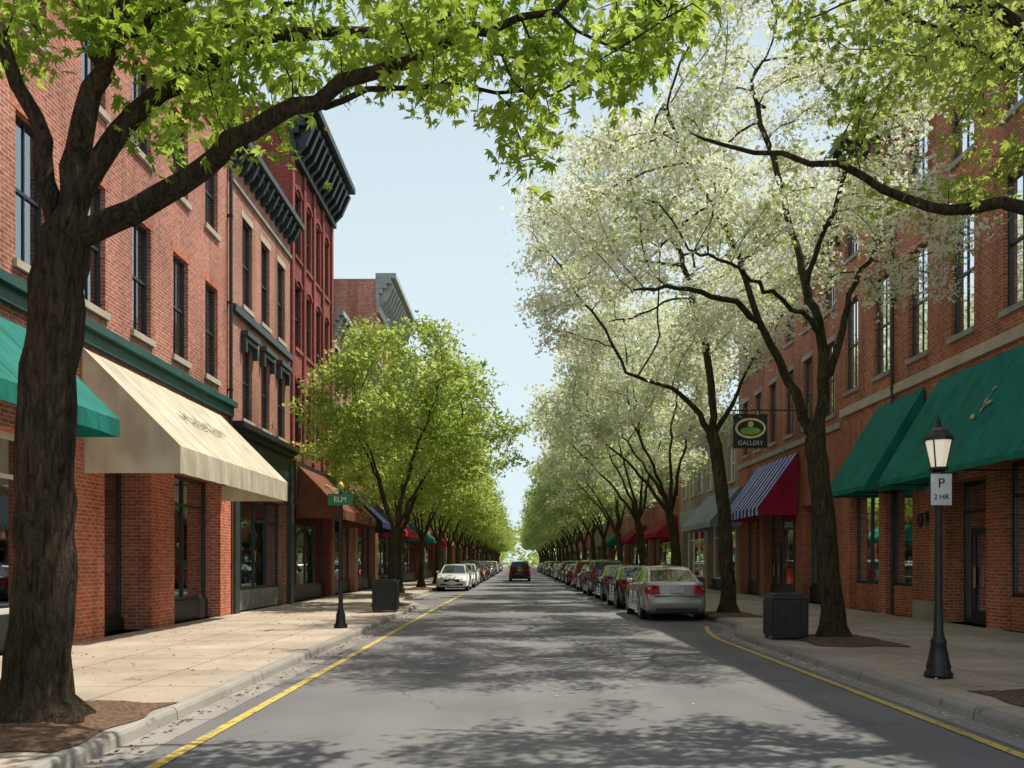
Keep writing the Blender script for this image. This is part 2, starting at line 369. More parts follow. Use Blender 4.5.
        r.quad((Xo,a,z0),(Xo,b,z0),(Xo,b,z1),(Xo,a,z1)); r.quad((Xi,a,z0),(Xo,a,z0),(Xo,a,z1),(Xi,a,z1)); r.quad((Xi,b,z0),(Xo,b,z0),(Xo,b,z1),(Xi,b,z1))
        r.quad((Xi,a,z0+.01),(Xi,b,z0+.01),(Xo,b,z0+.01),(Xo,a,z0+.01)); r.quad((Xi,a,z1),(Xi,b,z1),(Xo,b,z1),(Xo,a,z1))
        for i in range(int((b-a)*1.1)):
            y=a+.3+random.random()*(b-a-.8); h=.5+random.random()*1.0; m=random.choice(['display','blind','display','white'])
            dd=rec+.5+random.random()*1.2
            s.p('shop_displays',m).box(X-n*dd,X-n*(dd+.3),y,y+.2+random.random()*.35,z0+.3,z0+.3+h)
        if door is not None:
            ya,yb=door
            B('door',frame,-rec+.03,-rec-.03,ya,ya+.1,z0,z0+2.25); B('door',frame,-rec+.03,-rec-.03,yb-.1,yb,z0,z0+2.25)
            B('door',frame,-rec+.03,-rec-.03,ya+.1,yb-.1,z0,z0+.3); B('door',frame,-rec+.03,-rec-.03,ya+.1,yb-.1,z0+2.1,z0+2.25)
            B('door_handle','letters',-rec+.07,-rec+.03,yb-.22,yb-.18,z0+.85,z0+1.35)
    def cornice(s,mat,z,h,proj,steps=3,brackets=None,bw=.14,drop=.5):
        y0=s.y0; y1=s.y1
        for i in range(steps):
            za=z+h*i/steps; zb=z+h*(i+1)/steps; pr=proj*((i+1)/steps)**1.3
            s.bx('cornice',mat,-.05,pr,y0-.02*i,y1+.02*i,za,zb)
        if brackets:
            y=y0+.2
            while y<y1-.1:
                X=s.X;n=s.n; pts=[(.003,z-drop),(.1,z-drop*.9),(proj*.5,z-.05),(proj*.85,z+h*.6),(.003,z+h*.6)]
                s.p('cornice_brackets',mat).prism([(X+n*d,y,zz) for d,zz in pts],[(X+n*d,y+bw,zz) for d,zz in pts]); y+=brackets
    def pipe(s,y):
        mb=s.p('downpipe','dark'); mb.lathe([(.05,.15),(.05,s.H-.6)],s.X+s.n*.09,y,8)
        z=1.5
        while z<s.H-1: s.bx('downpipe','dark',.0,.15,y-.065,y+.065,z,z+.05); z+=2.4
    def done(s,**k): s.wallface(); return super().done(**k)

def awning(side,y0,y1,ztop,zbot,proj,mat,sidemat=None,val=.28,text=None,tsize=.4,tmat='letters',ribs=1.2,emblem=False):
    n=1 if side=='L' else -1; X=(LX if side=='L' else RX)
    o=Obj('awning'); c=o.p('canopy',mat); sm=sidemat or mat
    zt=zbot+val; Xo=X+n*proj; Xw=X+n*.06
    nr=max(2,int((y1-y0)/ribs)); sub=6; N=nr*sub
    def pt(i,j):
        y=y0+(y1-y0)*i/N; ph=(i%sub)/sub; sag=.045*math.sin(math.pi*ph); v=j/5
        sg=math.sin(math.pi*v)*.7+.1
        return (Xw+(Xo-Xw)*v, y, ztop+(zt-ztop)*v-sag*sg)
    for i in range(N):
        for j in range(5): c.quad(pt(i,j),pt(i+1,j),pt(i+1,j+1),pt(i,j+1))
        a=pt(i,5); b=pt(i+1,5); w0=.018*math.sin(i*1.3); w1=.018*math.sin((i+1)*1.3)
        c.quad(a,b,(Xo+w1,b[1],zbot),(Xo+w0,a[1],zbot))
    sd=o.p('side_panels',sm)
    for y in (y0,y1): sd.poly([(Xw,y,ztop),(Xo,y,zt),(Xo,y,zbot),(Xw,y,zbot)])
    fr=o.p('frame','iron')
    fr.box(Xo-n*.03,Xo-n*.06,y0+.03,y1-.03,zt-.05,zt-.02)
    for y in (y0+.05,y1-.08,(y0+y1)/2): fr.box(Xw,Xo-n*.06,y,y+.03,zt-.09,zt-.055)
    se=o.p('seams',mat)
    for i in range(0,N+1,sub):
        y=y0+(y1-y0)*i/N
        for j in range(5):
            a=pt(i,j); b=pt(i,j+1)
            se.quad((a[0],y-.012,a[2]+.008),(a[0],y+.012,a[2]+.008),(b[0],y+.012,b[2]+.008),(b[0],y-.012,b[2]+.008))
    ang=math.atan2(ztop-zt,proj)
    if text:
        v=.5; o.text(text,(Xw+(Xo-Xw)*v+n*.03,(y0+y1)/2,ztop+(zt-ztop)*v+.04),(ang,0,math.pi/2 if side=='L' else -math.pi/2),tsize,tmat)
    if emblem:
        mb=o.p('emblem','letters'); yc=(y0+y1)/2; 
        def q(u,v):
            ca,sa=math.cos(ang),math.sin(ang); xm=Xw+(Xo-Xw)*.5; zm=ztop+(zt-ztop)*.5+.05
            return (xm-n*v*ca*.95+n*.02,yc+u,zm+v*sa)
        for k in range(7):
            a0=k*.8; L=.34-.03*k; c0=(.1*math.cos(a0*2),.12*k-.35)
            u1=c0[0]+L*math.cos(.6+.9*k); v1=c0[1]+L*.7*math.sin(.6+.9*k); um=(c0[0]+u1)/2; vm_=(c0[1]+v1)/2
            mb.quad(q(*c0),q(um+.05,vm_-.05),q(u1,v1),q(um-.05,vm_+.05))
    o.done(); return o

b=Bld('brick_building','L',3,25,14.3,'brickA')
for yc in [4.1,6.2,8.35,10.5,12.65,14.8,16.98,19.15,21.35,23.5]:
    b.window(yc,.95,6.4,8.8,lintel=None,sill='stone'); b.window(yc,.95,10.25,12.2,lintel=None,sill='stone')
    for z in (8.8,12.2): b.bx('brick_lintels','pier',-.02,.006,yc-.6,yc+.6,z,z+.22)
b.shop(4,9.6,nm=3,riser=.6,frame='white'); b.shop(10.4,15.7,nm=3,riser=.6,frame='white')
b.shop(17.2,19.4,nm=2,riser=.25,rec=.55,door=(17.3,18.25)); b.shop(20.7,23.9,nm=2,riser=.5,rec=.3)
for a,c in ((15.7,17.2),(19.4,20.7),(23.9,24.95)):
    b.bx('piers','pier',.004,.10,a+.003,c-.003,.13,4.3)
b.bx('storefront_cornice','teal',.002,.12,3,25,5.6,5.85); b.bx('storefront_cornice','teal',.002,.22,3,25,5.85,6.0)
b.cornice('slate',13.7,.6,.45,3,brackets=.9,drop=.25); b.bx('belt_course','pier',-.01,.05,3,25,12.95,13.1)
b.pipe(24.8); b.done()
b=Bld('brick_building','L',25,31.6,13.4,'brickB')
for yc in (26.6,28.5,30.4):
    b.window(yc,.95,9.05,11.6,lintel='stone'); b.window(yc,.95,5.75,8.0,hood='slate',lintel=None)
b.shop(25.6,31.1,z1=3.6,nm=4,riser=.6,frame='slate',rmat='stonegrey',rec=.3)
b.bx('shopfront_fascia','slate',.003,.10,25.3,31.4,3.65,5.05); b.cornice('dark',5.05,.45,.4,3)
for y in (25.05,31.15): b.bx('pilasters','slate',.004,.14,y,y+.4,.13,5.04)
b.bx('pilaster_band','slate',.002,.14,25.1,31.5,8.6,8.8)
b.bx('belt_course','stonegrey',-.01,.08,25.03,31.58,12.2,12.3)
b.cornice('slate',12.85,.55,.5,3,brackets=.55,drop=.2); b.done()
b=Bld('brick_building','L',31.6,38.7,17.6,'brickC',depth=18)
for yc in (32.7,34.3,35.9,37.5):
    for z0,z1 in ((5.9,8.1),(9.3,11.6),(12.6,14.9)): b.window(yc,.95,z0,z1,lintel=None,sill='brickC',arch='brickC')
b.shop(32.2,38.2,z1=3.7,nm=4,riser=.5,rec=.3); b.bx('shopfront_fascia','dark',.002,.12,31.9,38.4,3.8,5.2)
for y in (31.62,33.35,34.95,36.55,38.3): b.bx('pilasters','brickC',.003,.09,y,y+.3,5.3,15.9)
b.cornice('dark',16.4,1.25,1.0,5,brackets=.65,bw=.22); b.bx('frieze','dark',.004,.2,31.6,38.7,15.9,16.4); b.done()
b=Bld('brick_building','L',38.7,50.9,12.4,'brickB')
for i in range(6):
    yc=39.8+i*2
    for z0,z1 in ((6,8.2),(9,11)): b.window(yc,.95,z0,z1)
b.shop(39.3,44.3,z1=3.6,nm=3); b.shop(45,50.4,z1=3.6,nm=3); b.cornice('greycorn',11.8,.6,.5,3,brackets=.8); b.done()
b=Bld('brick_building','L',50.9,61,17.6,'brickA',depth=18)
for i in range(5):
    yc=52+i*1.95
    for z0,z1 in ((6,8.2),(9.3,11.5),(12.6,14.6)): b.window(yc,.95,z0,z1)
b.shop(51.5,60.4,z1=3.6,nm=5); b.cornice('greycorn',16.5,1.4,1.1,5,brackets=.8,bw=.2); b.bx('frieze','greycorn',.003,.15,50.9,61,15.7,16.5); b.done()
rr=random.Random(3); y=61
while y<235:
    L=rr.uniform(11,17); H=rr.uniform(9.5,13.5); b=Bld('brick_building','L',y,y+L,H,rr.choice(['brickA','brickB','brickC','tan','brickR']))
    k=int(L/2.3)
    for i in range(k):
        yc=y+L*(i+.5)/k; b.window(yc,1,5.8,7.9)
        if H>10.6: b.window(yc,1,8.7,10.2)
    b.shop(y+.5,y+L-.5,z1=3.6,nm=5); b.cornice(rr.choice(['slate','greycorn','dark','stone']),H-.6,.6,.5,3); b.done(); y+=L
b=Bld('brick_building','R',3,28.6,14.4,'brickR')
for i in range(11):
    yc=4.7+i*2.31; b.window(yc,1.08,6.9,9.7,lintel=None,sill='stonegrey'); b.window(yc,1.08,11.0,13.0,lintel=None,sill='stonegrey')
    for z in (9.7,13.0): b.bx('brick_lintels','brickR',-.02,.008,yc-.65,yc+.65,z,z+.24)
b.shop(4,9,z1=3.6,nm=3,riser=.75,rmat='pier'); b.shop(9.8,14.8,z1=3.6,nm=3,riser=.75,rmat='pier'); b.shop(15.6,19.2,z1=3.7,nm=2,riser=.7,rmat='brickR',rec=.25)
b.shop(19.8,21.8,z1=3.5,nm=1,riser=.02,rec=.5,door=(20.1,21.4)); b.shop(23.5,25.2,z1=3.6,nm=1,riser=.8,rmat='brickR',rec=.22,transom=False); b.shop(25.7,27.9,z1=3.6,nm=2,riser=.8,rmat='brickR',rec=.22,transom=False)
b.bx('belt_course','stone',-.01,.09,3,28.58,6.15,6.4); b.bx('plinth','stonegrey',.003,.05,21.9,23.4,.13,.6)
b.cornice('slate',13.7,.7,.6,3,brackets=.8); b.pipe(24.55)
for y in (15.2,22.6):
    b.bx('wall_lamps','iron',.002,.06,y-.05,y+.05,2.6,2.85); b.bx('wall_lamps','iron',.06,.2,y-.02,y+.02,2.78,2.81); b.p('wall_lamps','iron').lathe([(.03,2.45),(.07,2.5),(.09,2.72),(.02,2.8)],b.X+b.n*.2,y,8)
b.done()
b=Bld('brick_building','R',28.6,42,12.9,'brickR2')
for i in range(6):
    yc=29.8+i*2.2; b.window(yc,1,6.4,8.8,lintel='stonegrey',sill='stonegrey'); b.window(yc,1,9.9,11.6,lintel='stonegrey',sill='stonegrey')
b.shop(29.4,32.6,z1=3.6,nm=2,riser=.6); b.shop(33.4,37.7,z1=3.6,nm=3,riser=.5,door=(36.4,37.5)); b.shop(38.4,41.5,z1=3.6,nm=2,riser=.5)
b.bx('belt_course','stonegrey',-.01,.08,28.63,41.98,5.85,6.05); b.cornice('dark',12.2,.7,.5,3,brackets=.7); b.done()
b=Bld('shop_building','R',42,57,8.5,'tan')
for i in range(6): b.window(43.4+i*2.4,1.3,5.5,7.2,frame='white',lintel=None)
b.shop(42.5,49,z1=3.6,nm=4,frame='white'); b.shop(49.7,56.4,z1=3.6,nm=4,frame='white'); b.cornice('greycorn',7.9,.6,.5,3); b.bx('fascia','greycorn',.003,.1,42.3,56.8,3.8,4.7)
b.done()
y=57; rr=random.Random(9)
while y<235:
    L=rr.uniform(11,17); H=rr.uniform(9,12.5); b=Bld('brick_building','R',y,y+L,H,rr.choice(['brickA','brickR','brickC','tan','brickR2']))
    k=int(L/2.3)
    for i in range(k):
        yc=y+L*(i+.5)/k; b.window(yc,1,5.8,7.9)
    b.shop(y+.5,y+L-.5,z1=3.6,nm=5); b.cornice(rr.choice(['slate','greycorn','dark','stone']),H-.6,.6,.5,3); b.done(); y+=L

awning('L',9.0,14.7,5.35,3.62,1.5,'aw_teal')
awning('L',16.4,24.0,5.5,3.2,1.85,'aw_cream',val=.5,ribs=.95,text='Market Row',tsize=.5,tmat='faded')
awning('L',32.3,40.6,5.1,3.15,1.6,'aw_brown',val=.35,text='TRATTORIA',tsize=.8,tmat='letters')
awning('L',42.5,50,4.9,3.2,1.6,'aw_navy',ribs=1)
awning('L',53,60,4.4,3.1,1.4,'aw_red'); awning('L',66,73,4.4,3.1,1.4,'aw_teal'); awning('L',82,90,4.4,3.1,1.4,'aw_maroon')
awning('R',14.6,21.9,6.0,3.4,1.55,'aw_green',val=.12,emblem=True)
awning('R',22.7,25.6,6.0,3.4,1.55,'aw_green',val=.12)
awning('R',32.9,38.6,5.6,3.3,1.5,'aw_blue',sidemat='aw_maroon',val=.3)
awning('R',41.3,48.6,5.1,3.2,1.5,'aw_grey',val=.25); awning('R',58,66,4.6,3.2,1.4,'aw_red'); awning('R',72,79,4.6,3.2,1.4,'aw_maroon'); awning('R',90,97,4.6,3.2,1.4,'aw_teal')

M['signface']=simple('dark_sign_board',(.02,.03,.022),.5)
M['signgreen']=simple('sign_green',(.22,.5,.06),.5)
M['signcream']=simple('sign_cream',(.85,.78,.42),.5)
o=Obj('hanging_shop_sign'); x,y,z=8.2,31.8,6.2
o.p('board','signface').box(x-.6,x+.6,y-.05,y+.05,z-.6,z+.6)
def ell(rx,rz,cz,yy,yy2,n=28): return [(x+rx*math.cos(2*math.pi*k/n),yy,cz+rz*math.sin(2*math.pi*k/n)) for k in range(n)],[(x+rx*math.cos(2*math.pi*k/n),yy2,cz+rz*math.sin(2*math.pi*k/n)) for k in range(n)]
o.p('oval','signcream').prism(*ell(.54,.36,z+.1,y-.052,y-.066)); o.p('oval_inner','signface').prism(*ell(.46,.28,z+.1,y-.067,y-.078)); o.p('hill','signgreen').prism(*ell(.36,.13,z+.0,y-.079,y-.088)); o.p('sun_disc','signcream').prism(*ell(.1,.1,z+.24,y-.079,y-.086))
o.text('GALLERY',(x,y-.07,z-.43),(math.pi/2,0,0),.22,'letterw')
o.p('bracket','iron').box(x-.7,RX,y-.02,y+.02,z+.72,z+.76); o.p('bracket','iron').box(RX-.03,RX,y-.06,y+.06,z+.3,z+1.0)
for xx in (x-.45,x+.45): o.p('bracket','iron').box(xx-.01,xx+.01,y-.01,y+.01,z+.6,z+.72)
o.done()

# ---------------------------------------------------------------- street furniture
t=NT('frosted_lamp_glass')
bb=t.bsdf((.9,.86,.74),.35); bb.inputs['Emission Color'].default_value=(1,.85,.6,1); bb.inputs['Emission Strength'].default_value=.4
M['lampglass']=t.m
def lamp(x,y,h=3.2,z=PH,sign=None):
    o=Obj('street_lamp',(x,y,z)); ir=o.p('post','iron')
    k=h-.62
    ir.lathe([(.17,0),(.17,.06),(.14,.09),(.15,.14),(.13,.2),(.09,.42),(.10,.45),(.075,.5),(.06,.56),(.05,.9),(.045,k-.25),(.06,k-.2),(.045,k-.15),(.07,k-.05),(.09,k)],n=20)
    ir.lathe([(.05,k),(.12,k+.03),(.12,k+.05),(.1,k+.06)],n=16)
    g=o.p('lantern_glass','lampglass'); g.lathe([(.09,k+.06),(.16,k+.38),(.155,k+.41)],n=8)
    c=o.p('lantern_cap','iron'); c.lathe([(.19,k+.39),(.18,k+.43),(.11,k+.52),(.05,k+.56),(.03,k+.6),(.035,k+.62),(.005,k+.7)],n=8)
    for q in range(4):
        a=math.pi/4+q*math.pi/2; ca,sa=math.cos(a),math.sin(a); 
        p0=[(ca*.093+dx,sa*.093+dy,k+.05) for dx,dy in ((-.007,-.007),(.007,-.007),(.007,.007),(-.007,.007))]
        p1=[(ca*.165+dx,sa*.165+dy,k+.41) for dx,dy in ((-.007,-.007),(.007,-.007),(.007,.007),(-.007,.007))]
        c.prism(p0,p1)
    if sign:
        o.p('parking_sign','letterw').box(-.13,.13,-.075,-.07,k-.42,k-.03); o.p('sign_border','iron').box(-.14,.14,-.069,-.06,k-.43,k-.02)
        o.text('P',(-.0,-.078,k-.15),(math.pi/2,0,0),.17,'iron',part='sign_letter'); o.text('2 HR',(0,-.078,k-.32),(math.pi/2,0,0),.09,'iron',part='sign_text')
    o.done(smooth=('post',)); return o
lamp(5.28,11.3,3.2,sign=True)
M['signg']=simple('green_sign_sheet',(.01,.16,.06),.4,var=.1)
M['signy']=simple('yellow_sign_sheet',(.7,.45,.03),.4,var=.1)
o=Obj('street_name_sign',(-3.9,19.8,PH))
o.p('post','iron').lathe([(.15,0),(.15,.06),(.11,.12),(.10,.3),(.065,.4),(.05,.5),(.045,2.95),(.06,2.98),(.03,3.02)],n=18)
o.p('name_plate','signg').box(-.27,.27,-.06,-.045,2.70,2.95); o.p('second_plate','signg').box(-.008,.008,-.28,.28,2.99,3.14)
o.p('finial','signy').lathe([(.02,3.02),(.07,3.07),(.08,3.13),(.04,3.19),(.01,3.22)],n=12)
o.text('ELM',(-.0,-.063,2.82),(math.pi/2,0,0),.16,'letterw'); o.done(smooth=('post','finial'))
def bin_(x,y,h=.85,r=.33,name='litter_bin',sq=False):
    o=Obj(name,(x,y,PH)); b=o.p('body','iron')
    if sq:
        b.box(-r,r,-r,r,.05,h-.1); b.box(-r-.03,r+.03,-r-.03,r+.03,h-.1,h-.04); b.box(-r+.05,r-.05,-r+.05,r-.05,h-.04,h)
        for i in range(9):
            u=-r+.03+i*(2*r-.06)/8; b.box(u-.02,u+.02,-r-.02,-r-.003,.08,h-.13); b.box(-r-.02,-r-.003,u-.02,u+.02,.08,h-.13); b.box(r+.003,r+.02,u-.02,u+.02,.08,h-.13)
        for sx in (-1,1):
            for sy in (-1,1): b.box(sx*r*.85-.03,sx*r*.85+.03,sy*r*.85-.03,sy*r*.85+.03,0,.06)
    else:
        b.lathe([(r*.8,0),(r*.82,.05),(r*.95,h*.8),(r*.95,h*.85),(r*1.04,h*.86),(r*1.04,h*.92),(r*.7,h),(r*.35,h+.02),(r*.35,h-.05)],n=24)
        for i in range(24):
            a=2*math.pi*i/24; ca,sa=math.cos(a),math.sin(a); pr=[]
            for (rr_,z) in ((r*.9,.06),(r*1.02,h*.83)):
                c=(ca*rr_,sa*rr_); tx,ty=-sa*.016,ca*.016; pr.append([(c[0]-tx,c[1]-ty,z),(c[0]+tx,c[1]+ty,z),(c[0]+tx+ca*.02,c[1]+ty+sa*.02,z),(c[0]-tx+ca*.02,c[1]-ty+sa*.02,z)])
            b.prism(pr[0],pr[1])
    o.done(bevel=.008)
bin_(5.05,17.0,.86,.32,sq=True); bin_(-3.85,26.2,.95,.33,sq=True); bin_(-5.2,36,.9,.3)

# ---------------------------------------------------------------- cars
def paint(name,c,metal=.3): return simple(name,c,.32,metal,var=.03,scale=1,bstr=0,coat=1)
PC={'silver':paint('silver_car_paint',(.40,.385,.36),.35),'white':paint('white_car_paint',(.72,.72,.70),0),'black':paint('black_car_paint',(.012,.013,.015)),
'blue':paint('navy_car_paint',(.02,.035,.07)),'red':paint('red_car_paint',(.25,.012,.012)),'grey':paint('grey_car_paint',(.11,.115,.12)),'maroon':paint('maroon_car_paint',(.09,.012,.015))}
for k,v in PC.items(): M['car_'+k]=v
M['carglass']=simple('car_glass',(.015,.02,.022),.04,var=.1,bstr=0,spec=.9)
M['tyre']=simple('tyre_rubber',(.018,.018,.018),.85)
M['rim']=simple('alloy_rim',(.35,.35,.35),.3,.8)
M['trim']=simple('black_plastic',(.02,.02,.02),.6)
M['tail']=simple('tail_lamp_red',(.45,.008,.008),.25,bstr=0,spec=.3)
M['head']=simple('headlamp_clear',(.6,.62,.65),.1,.3,bstr=0)
M['plate']=simple('licence_plate',(.6,.62,.66),.4)
carcache={}
def car(x,y,color,kind='sedan',rot=0,name='parked_car'):
    key=(color,kind)
    e=bpy.data.objects.new(name,None); scene.collection.objects.link(e); e.location=(x,y,0.0); e.rotation_euler=(0,0,rot)
    def link(me,mods):
        o=bpy.data.objects.new(me.name,me); scene.collection.objects.link(o); o.parent=e
        if mods: md=o.modifiers.new('b','BEVEL'); md.width=mods; md.segments=3; md.limit_method='ANGLE'; md.angle_limit=math.radians(28)
    if key in carcache:
        for me,mods in carcache[key]: link(me,mods)
        return e
    suv=kind=='suv'; zs=1.22 if suv else 1.0
    items=[]
    def reg(me,mods=0): items.append((me,mods)); link(me,mods)
    def Z(z): return .3+(z-.3)*zs if z>.3 else z
    wy=1.38
    def arc(cy): return [(cy+.385*math.cos(math.pi*k/10),.33+.385*math.sin(math.pi*k/10)) for k in range(11)]
    if suv: top=[(-2.30,.62),(-2.28,.9),(-2.24,1.05),(-1.9,1.06),(0.95,1.0),(1.25,.98),(2.0,.90),(2.25,.76)]
    else: top=[(-2.33,.70),(-2.30,.85),(-2.25,.97),(-2.16,1.03),(-1.85,1.055),(-1.4,1.03),(.9,.97),(1.25,.95),(1.95,.84),(2.22,.71)]
    prof=[(-2.28,.26),(-2.36,.34),(-2.39,.46),(-2.385,.60)]+top+[(2.34,.58),(2.36,.40),(2.28,.24)]
    prof=[(a,Z(b)) for a,b in prof]
    prof+= arc(wy)+[(wy-.40,.21),(-wy+.40,.21)]+arc(-wy)
    def shape(x_,y_,z_):
        k=1-.17*max(0,(abs(y_)-1.45)/.92)**2.2
        zz=(z_-.62); k*=1-.22*max(0,zz)**1.15-.06*max(0,.45-z_)
        bow=-.10*(abs(x_)/.9)**2.5*(1 if y_>1.9 else -1 if y_<-1.9 else 0)
        return (x_*k,y_+bow,z_)
    bm=bmesh.new(); rings=[]
    for xx,ins in ((-.90,.05),(-.875,.014),(-.76,.0),(-.45,-.006),(0,-.012),(.45,-.006),(.76,0),(.875,.014),(.90,.05)):
        ring=[]
        for (py,pz) in prof:
            low=pz<=.72 and abs(abs(py)-wy)<.41
            if low: q=(xx,py,pz)
            else:
                sy=1-ins/2.2; q=(xx,py*sy,pz-(ins if pz>.9 else ins*.4*(1 if pz>.5 else -1)))
            ring.append(bm.verts.new(shape(*q)))
        rings.append(ring)
    n=len(prof)
    for a,b2 in zip(rings[:-1],rings[1:]):
        for k in range(n): 
            try: bm.faces.new((a[k],a[(k+1)%n],b2[(k+1)%n],b2[k]))
            except: pass
    bm.faces.new(rings[0][::-1]); bm.faces.new(rings[-1])
    bmesh.ops.triangulate(bm,faces=[f for f in bm.faces if len(f.verts)>4]); bmesh.ops.recalc_face_normals(bm,faces=bm.faces)
    me=bpy.data.meshes.new('car_body'); bm.to_mesh(me); bm.free(); me.materials.append(M['car_'+color])
    for pl in me.polygons: pl.use_smooth=True
    try: me.set_sharp_from_angle(angle=math.radians(32))
    except Exception: pass
    reg(me)
    bm=bmesh.new(); V=lambda *a: bm.verts.new(a)
    if suv: bot=[(-2.15,1.02),(-1.2,1.02),(-.25,1.01),(1.2,.97)]; tp=[(-1.85,1.36),(-1.15,1.42),(-.3,1.43),(.25,1.40)]
    else: bot=[(-1.90,1.04),(-1.25,1.01),(-.25,.98),(1.15,.94)]; tp=[(-1.05,1.38),(-.8,1.42),(-.28,1.45),(.22,1.41)]
    wb=.785; wt=.57 if not suv else .63
    BL=[];BR=[];TL=[];TR=[];TC=[]
    for i,((yb,zb),(yt,zt)) in enumerate(zip(bot,tp)):
        kb=.90 if i==0 else .93 if i==3 else 1
        BL.append(V(-wb*kb,yb,Z(zb)-.02)); BR.append(V(wb*kb,yb,Z(zb)-.02)); TL.append(V(-wt,yt,Z(zt))); TR.append(V(wt,yt,Z(zt))); TC.append(V(0,yt+(.04 if i==3 else -.04 if i==0 else 0),Z(zt)+.035))
    side=[]
    for i in range(3):
        side.append(bm.faces.new((BL[i],TL[i],TL[i+1],BL[i+1]))); side.append(bm.faces.new((BR[i],BR[i+1],TR[i+1],TR[i])))
        bm.faces.new((TL[i],TC[i],TC[i+1],TL[i+1])); bm.faces.new((TC[i],TR[i],TR[i+1],TC[i+1]))
    cb=V(0,bot[3][0]+.12,Z(bot[3][1])-.02); cr=V(0,bot[0][0]-.08,Z(bot[0][1])-.02)
    wsh=bm.faces.new((BL[3],TL[3],TC[3],TR[3],BR[3],cb)); rw=bm.faces.new((BR[0],TR[0],TC[0],TL[0],BL[0],cr))
    bmesh.ops.recalc_face_normals(bm,faces=bm.faces)
    for f in side: 
        bmesh.ops.inset_individual(bm,faces=[f],thickness=.045,depth=-.008); f.material_index=1
    for f in (wsh,rw):
        bmesh.ops.inset_individual(bm,faces=[f],thickness=.06,depth=-.008); f.material_index=1
    me=bpy.data.meshes.new('car_cabin'); bm.to_mesh(me); bm.free(); me.materials.append(M['car_'+color]); me.materials.append(M['carglass']); reg(me,.025)
    def part(nm,mat,fn,bev=0):
        mb=MB(); fn(mb); me=bpy.data.meshes.new('car_'+nm); me.from_pydata(mb.v,[],mb.f); me.materials.append(M[mat]); me.update(); reg(me,bev)
    def tyres(mb):
        for sx in (-1,1):
            for yy in (-wy,wy): mb.cylx(sx*.66,sx*.87,yy,.33,.33,28)
    def rims(mb):
        for sx in (-1,1):
            for yy in (-wy,wy):
                mb.cylx(sx*.80,sx*.876,yy,.33,.06,12)
                for k in range(7):
                    a=2*math.pi*k/7; c,s_=math.cos(a),math.sin(a); w=.028
                    pts=[(yy+c*.04-s_*w,.33+s_*.04+c*w),(yy+c*.04+s_*w,.33+s_*.04-c*w),(yy+c*.21+s_*w*.8,.33+s_*.21-c*w*.8),(yy+c*.21-s_*w*.8,.33+s_*.21+c*w*.8)]
                    mb.prism([(sx*.868,p,q) for p,q in pts],[(sx*.882,p,q) for p,q in pts])
                for k in range(28):
                    a0=2*math.pi*k/28;a1=2*math.pi*(k+1)/28
                    q=[(.2,a0),(.2,a1),(.235,a1),(.235,a0)]
                    mb.prism([(sx*.86,yy+r*math.cos(a),.33+r*math.sin(a)) for r,a in q],[(sx*.884,yy+r*math.cos(a),.33+r*math.sin(a)) for r,a in q])
    part('tyres','tyre',tyres,.02); part('rims','rim',rims)
    part('arch_liners','trim',lambda mb:[mb.box(-.78,.78,yy-.36,yy+.36,.22,.66) for yy in (-wy,wy)]+[mb.box(-.76,.76,-2.2,2.2,.2,.34)])
    zt=Z(.86)
    def tails(mb):
        for sx in (-1,1):
            mb.prism([(sx*.46,-2.22,zt-.10),(sx*.70,-2.12,zt-.13),(sx*.76,-1.92,zt-.10),(sx*.73,-1.92,zt+.07),(sx*.68,-2.08,zt+.10),(sx*.48,-2.18,zt+.09)],
                     [(sx*.46,-2.36,zt-.10),(sx*.72,-2.31,zt-.13),(sx*.825,-2.03,zt-.10),(sx*.795,-2.03,zt+.07),(sx*.69,-2.27,zt+.10),(sx*.48,-2.325,zt+.09)])
            if suv: mb.box(sx*.66,sx*.74,-2.28,-2.1,zt+.1,zt+.42)
    part('tail_lamps','tail',tails,.008)
    def heads(mb):
        for sx in (-1,1):
            mb.prism([(sx*.74,2.0,Z(.62)),(sx*.46,2.15,Z(.60)),(sx*.48,2.05,Z(.72)),(sx*.74,1.85,Z(.76))],[(sx*.76,2.15,Z(.62)),(sx*.46,2.315,Z(.60)),(sx*.48,2.25,Z(.70)),(sx*.745,2.04,Z(.755))])
    part('headlamps','head',heads,.01)
    def tr(mb):
        mb.box(-.42,.42,2.22,2.345,Z(.50),Z(.66)); mb.box(-.6,.6,2.25,2.352,Z(.32),Z(.42))
        mb.box(-.55,.55,-2.395,-2.3,.27,.35)
        for sx in (-1,1):
            for yy in (-.85,.05,1.02): mb.box(sx*.85,sx*.879,yy,yy+.012,.36,Z(.76))
        mb.box(-.62,.62,-2.372,-2.3,Z(.675),Z(.688))
    part('trim','trim',tr)
    def mir(mb):
        for sx in (-1,1): mb.box(sx*.80,sx*.97,.72,.84,Z(.97),Z(.97)+.12)
    part('mirrors','car_'+color,mir,.03)
    part('plates','plate',lambda mb:(mb.box(-.16,.16,-2.365,-2.29,Z(.76),Z(.76)+.12),))
    def hnd(mb):
        for sx in (-1,1):
            for yy in (-.62,.28): mb.box(sx*.82,sx*.865,yy,yy+.17,Z(.84),Z(.84)+.03)
    part('door_handles','rim',hnd,.005)
    carcache[key]=items
    return e
car(4.22,26.2,'silver')
ys=32.0; seq=['black','blue','grey','black','red','maroon','blue','grey','white','black','silver','blue','red','grey','black','silver','blue','black','white','red','grey']
for i,c in enumerate(seq):
    car(4.2+.06*math.sin(i*2.1),ys,c,'suv' if i in(2,4,7,11,15) else 'sedan',rot=.01*math.sin(i)); ys+=5.9
ys=50.5; seq=['white','silver','white','black','red','blue','black','grey','silver','black','maroon','blue','white','grey','black','blue','silver','red','black']
